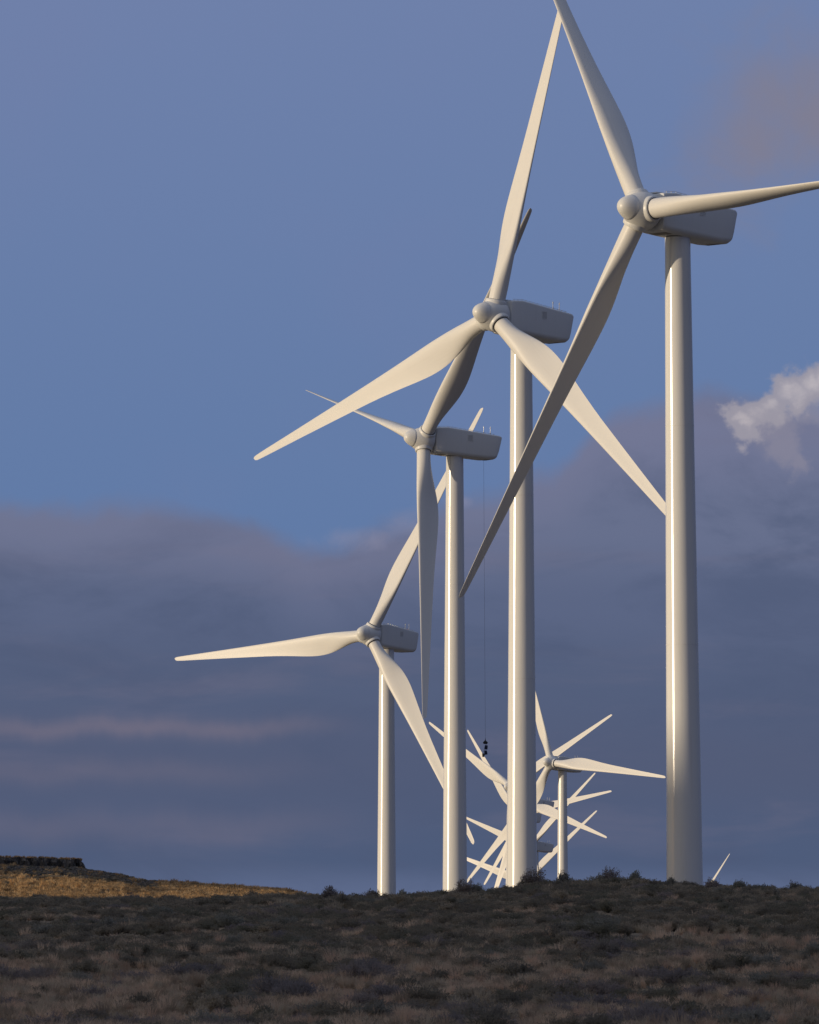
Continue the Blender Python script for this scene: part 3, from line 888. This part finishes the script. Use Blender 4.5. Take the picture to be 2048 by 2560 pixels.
def scatter(name, protos, pts, scales, rng, tilt=0.12):
    """one object whose points carry copies of the prototypes"""
    n = len(pts)
    me = bpy.data.meshes.new(name)
    me.vertices.add(n)
    me.vertices.foreach_set("co", np.asarray(pts, float).reshape(-1))
    a = me.attributes.new("sc", 'FLOAT_VECTOR', 'POINT'); a.data.foreach_set("vector", np.asarray(scales, float).reshape(-1))
    rot = np.stack([rng.normal(0, tilt, n), rng.normal(0, tilt, n), rng.uniform(0, 2 * math.pi, n)], -1)
    a = me.attributes.new("rt", 'FLOAT_VECTOR', 'POINT'); a.data.foreach_set("vector", rot.reshape(-1))
    a = me.attributes.new("ix", 'INT', 'POINT'); a.data.foreach_set("value", rng.integers(0, len(protos), n).astype(np.int32))
    o = bpy.data.objects.new(name, me)
    COL.objects.link(o)
    pc = bpy.data.collections.new(name + "_kinds")
    for i, pm in enumerate(protos):
        po = bpy.data.objects.new(name + "_kind", pm)
        pc.objects.link(po)
    ng = bpy.data.node_groups.new(name, 'GeometryNodeTree')
    ng.interface.new_socket("Geometry", in_out='INPUT', socket_type='NodeSocketGeometry')
    ng.interface.new_socket("Geometry", in_out='OUTPUT', socket_type='NodeSocketGeometry')
    N, Lk = ng.nodes, ng.links
    gi = N.new('NodeGroupInput'); go = N.new('NodeGroupOutput')
    iop = N.new('GeometryNodeInstanceOnPoints')
    ci = N.new('GeometryNodeCollectionInfo')
    ci.inputs['Collection'].default_value = pc
    ci.inputs['Separate Children'].default_value = True
    ci.inputs['Reset Children'].default_value = True
    def attr(nm, ty):
        x = N.new('GeometryNodeInputNamedAttribute'); x.data_type = ty
        x.inputs['Name'].default_value = nm
        return x.outputs['Attribute']
    Lk.new(gi.outputs[0], iop.inputs['Points'])
    Lk.new(ci.outputs[0], iop.inputs['Instance'])
    iop.inputs['Pick Instance'].default_value = True
    Lk.new(attr('ix', 'INT'), iop.inputs['Instance Index'])
    er = N.new('FunctionNodeEulerToRotation')
    Lk.new(attr('rt', 'FLOAT_VECTOR'), er.inputs[0])
    Lk.new(er.outputs[0], iop.inputs['Rotation'])
    Lk.new(attr('sc', 'FLOAT_VECTOR'), iop.inputs['Scale'])
    Lk.new(iop.outputs[0], go.inputs[0])
    md = o.modifiers.new("scatter", 'NODES'); md.node_group = ng
    tag(o, kind='stuff')
    return o

RNG = np.random.default_rng(11)
TUFTS = [tuft_mesh("grass_tuft", M_straw, s, 0.40, 120, 0.26, 0.0075) for s in range(5)]
TUFTS_SHORT = [tuft_mesh("short_grass", M_straw, 20 + s, 0.25, 90, 0.30, 0.009) for s in range(3)]
GOLD = [tuft_mesh("golden_tuft", M_gold, 40 + s, 0.40, 46, 0.34, 0.022) for s in range(3)]
SCRUB = [bush_mesh("scrub", M_scrub, 60 + s, 0.85, 0.42, 60, 26, 0.06, 0, .3, .016) for s in range(4)]
SAGE = [bush_mesh("sagebrush", M_sage, 70 + s, 1.25, 0.68, 110, 40, 0.065, 0, .5, .016) for s in range(3)]
VIOLET = [bush_mesh("sagebrush", M_sage2, 80 + s, 1.5, 0.58, 150, 30, 0.075, 0, .7, .011) for s in range(3)]

def wedge(n, y0, y1, pad=4.0, slope=0.068):
    """random points over the strip of ground the lens takes in, and somewhat more at the sides"""
    y = y0 + (y1 - y0) * RNG.random(n)
    hw = y * slope + pad
    keep = RNG.random(n) < hw / (y1 * slope + pad)
    y = y[keep]; hw = hw[keep]
    x = (RNG.random(len(y)) * 2 - 1) * hw
    return x, y

def patch(x, y, sx, sy, seed):
    return 0.6 * vnoise(x / sx, y / sy, seed) + 0.4 * vnoise(x / sx * 2.3, y / sy * 2.3, seed + 1)

# tan bunchgrass on the lower slope
x, y = wedge(46000, 97, 185)
edge = 160 + 10 * vnoise(x / 7, y * 0 + 1.5, 9) + 6 * vnoise(x / 2.5, y / 12, 12)
dens = np.clip(0.56 + 1.7 * patch(x, y, 1.6, 4.0, 21), 0.06, 1) * np.clip((edge + 6 - y) / 12, 0.08, 1)
k = RNG.random(len(x)) < dens
x, y = x[k], y[k]
s = RNG.uniform(0.34, 0.72, len(x)) * (1 + 0.3 * (RNG.random(len(x)) < 0.10))
scatter("dry_grass", TUFTS, np.stack([x, y, ground_z(x, y)], -1), np.stack([s, s, s * RNG.uniform(.8, 1.25, len(x))], -1), RNG)
# short grey grass on the upper slope
x, y = wedge(20000, 138, 262)
dens = np.clip(0.5 + 1.4 * patch(x, y, 3.0, 8.0, 31), 0.03, 1)
k = RNG.random(len(x)) < dens
x, y = x[k], y[k]
s = RNG.uniform(0.5, 1.0, len(x))
scatter("short_grass", TUFTS_SHORT, np.stack([x, y, ground_z(x, y)], -1), np.stack([s, s, s * RNG.uniform(.7, 1.1, len(x))], -1), RNG)
# dark low scrub over the upper slope, thinning out among the grass
x, y = wedge(17000, 98, 258)
dens = np.clip(np.clip((y - 128) / 30, 0.0, 1) * (0.65 + 1.0 * patch(x, y, 4.0, 10.0, 41)) + 0.22 - 1.1 * patch(x, y, 1.6, 4.0, 21), 0, 1)
k = RNG.random(len(x)) < dens
x, y = x[k], y[k]
s = RNG.uniform(0.30, 0.85, len(x))
scatter("low_scrub", SCRUB, np.stack([x, y, ground_z(x, y)], -1), np.stack([s * 1.1, s * 1.1, s * RNG.uniform(.7, 1.15, len(x))], -1), RNG)
# the sunlit slope at the left
n = 60000
y = RNG.uniform(640, 952, n); u = RNG.uniform(-420, 860, n)
x = (u - 1024) / FPX * y
k = RNG.random(n) < np.clip(0.55 + 1.6 * patch(x, y, 4, 16, 51), 0.05, 1) * np.where((y > 828 + 14 * vnoise(u / 40, y * 0, 5)) & (u < 400), np.where(u < 60, 0.25, 0.04), 1)
xg, yg = x[k], y[k]
s = RNG.uniform(0.7, 1.9, len(xg))
scatter("golden_grass", GOLD, np.stack([xg, yg, ground_z(xg, yg)], -1), np.stack([s, s, s * RNG.uniform(.7, 1.2, len(xg))], -1), RNG)
n = 5200
y = RNG.uniform(640, 956, n); u = RNG.uniform(-420, 800, n)
x = (u - 1024) / FPX * y
k = RNG.random(n) < np.clip(0.30 + 1.1 * patch(x, y, 6, 26, 61), 0.03, 1) + np.where((y > 835) & (u < 400), 0.45, 0)
xg, yg = x[k], y[k]
s = RNG.uniform(0.6, 1.25, len(xg))
far = scatter("far_scrub", SCRUB, np.stack([xg, yg, ground_z(xg, yg)], -1), np.stack([s, s, s], -1), RNG)
# fallen rock below the rim and on the shoulder right of it
def rock_mesh(seed):
    rr = random.Random(seed)
    rings = []
    for z, q in ((-.4, .5), (-.15, .95), (.15, 1.0), (.38, .72), (.5, .3)):
        rings.append([(q * .5 * (1 + rr.uniform(-.28, .28)) * math.cos(2 * math.pi * j / 8), q * .5 * (1 + rr.uniform(-.28, .28)) * math.sin(2 * math.pi * j / 8), z * rr.uniform(.8, 1.1)) for j in range(8)])
    return MB().rings(rings, True, True).mesh("rock", bpy.data.materials["basalt"])
n = 2600
u = np.concatenate([RNG.uniform(-420, 240, n), RNG.uniform(200, 395, n // 3)])
n = len(u)
y = np.where(np.arange(n) < 2600, 950 + (u + 420) / 634 * 20 - np.abs(RNG.normal(0, 45, n)), RNG.uniform(870, 950, n))
x = (u - 1024) / FPX * y
s = RNG.uniform(0.25, 0.75, n)
scatter("talus_rocks", [rock_mesh(k) for k in range(4)], np.stack([x, y, ground_z(x, y)], -1), np.stack([s * 1.2, s * 1.2, s], -1), RNG, 0.4)
# tufts along the top of the rock rim
n = 420
u = RNG.uniform(-420, 205, n); y = 949 + (u + 420) / 634 * 22 + RNG.uniform(0.3, 10, n)
x = (u - 1024) / FPX * y
zt = (HORIZON - np.interp(u, [-420, 0, 110, 190, 205], [2140, 2143, 2146, 2149, 2151])) / FPX * y - 0.08
s = RNG.uniform(0.5, 1.1, n)
scatter("rim_grass", GOLD, np.stack([x, y, zt], -1), np.stack([s, s, s], -1), RNG)

# individual sagebrush on the slope
VEG_LABELS = {
    (0, 0): "grey green sagebrush among the tan grass at the bottom of the slope",
    (1, 0): "low violet grey brush clump among the tan grass at the bottom of the slope",
    (0, 1): "grey green sagebrush on the dark middle of the slope",
    (1, 1): "low violet grey brush clump on the dark middle of the slope",
    (0, 2): "small grey green sagebrush on the upper slope just under the skyline",
    (1, 2): "small violet grey brush clump on the upper slope just under the skyline",
}
def put_bush(me, x, y, s, rz, label, group, sz=None, lean=0.0):
    o = bpy.data.objects.new("sagebrush", me)
    o.location = (x, y, float(ground_z(x, y)) - 0.03)
    o.scale = (s, s, sz if sz else s)
    o.rotation_euler = (0, lean, rz)
    COL.objects.link(o)
    tag(o, label, "shrub", group)
    return o
rnd = random.Random(77)
spots = []
tries = 0
while len(spots) < 240 and tries < 20000:
    tries += 1
    y = 101 + 147 * rnd.random() ** 1.35
    hw = y * 0.0605 + 0.6
    x = rnd.uniform(-hw, hw)
    if float(patch(np.array([x]), np.array([y]), 3.0, 8.0, 71)[0]) < rnd.uniform(-0.7, 0.35): continue
    if any((x - a) ** 2 + ((y - b) * 0.35) ** 2 < 0.55 ** 2 for a, b in spots): continue
    spots.append((x, y))
for x, y in spots:
    vio = rnd.random() < (0.62 if y < 150 else 0.4)
    me = rnd.choice(VIOLET if vio else SAGE)
    zone = 0 if y < 142 else (1 if y < 205 else 2)
    s = rnd.uniform(0.40, 0.95) * (0.92 if y < 150 else 0.8)
    put_bush(me, x, y, s, rnd.uniform(0, 6.28), VEG_LABELS[(int(vio), zone)], "sagebrush scattered over the shaded slope", s * rnd.uniform(.75, 1.1))

# bushes that stand out on the skyline: photo column, width and height in photo pixels
SKY_BUSHES = [
    (827, 46, 40, 0.35, "dark bush leaning right, alone on the skyline left of the leftmost turbine tower"),
    (932, 40, 32, 0.0, "squat bush touching the left side of the leftmost turbine tower's foot"),
    (1004, 26, 26, 0.3, "small thin bush just right of the leftmost turbine tower's foot"),
    (1161, 46, 44, 0.15, "bushy sagebrush in front of the right foot of the side-on turbine's tower"),
    (1192, 24, 26, 0.0, "little bush right beside the bigger one at the side-on turbine's tower"),
    (1305, 36, 26, 0.0, "low bush in front of the left foot of the second largest turbine's tower"),
    (1342, 56, 50, -0.1, "tall twiggy bush in front of the right foot of the second largest turbine's tower"),
    (1413, 44, 38, 0.0, "round bush hiding the foot of the small distant turbine's tower"),
    (1486, 50, 30, 0.0, "low wide bush on the skyline left of the big round skyline bush"),
    (1527, 66, 44, 0.0, "big round dark bush highest on the skyline between two towers"),
    (1588, 34, 38, 0.1, "small upright bush on the skyline right of the big round one"),
    (1672, 30, 22, 0.0, "low tuft of brush in front of the left foot of the largest tower"),
    (1790, 44, 22, 0.0, "low brush on the skyline in front of the remote blade tip"),
    (1850, 36, 24, 0.0, "low dark brush on the skyline right of the remote blade tip"),
    (1985, 40, 26, 0.0, "dark bush on the skyline near the photo's right edge"),
    (335, 60, 26, 0.0, "dark bush on the shaded crest in front of the sunlit slope"),
]
for i, (u, w, h, lean, lab) in enumerate(SKY_BUSHES):
    D = 246.0
    pxm = FPX / D
    me = bush_mesh("sagebrush", M_sage if i % 3 else M_sage2, 200 + i, w / pxm * 1.2, (h + 8) / pxm * 1.1, 90, 26, 0.06, lean, .6, .016)
    put_bush(me, (u - 1024) / FPX * D, D, 1.0, 0.0, lab, "bushes standing out on the skyline")
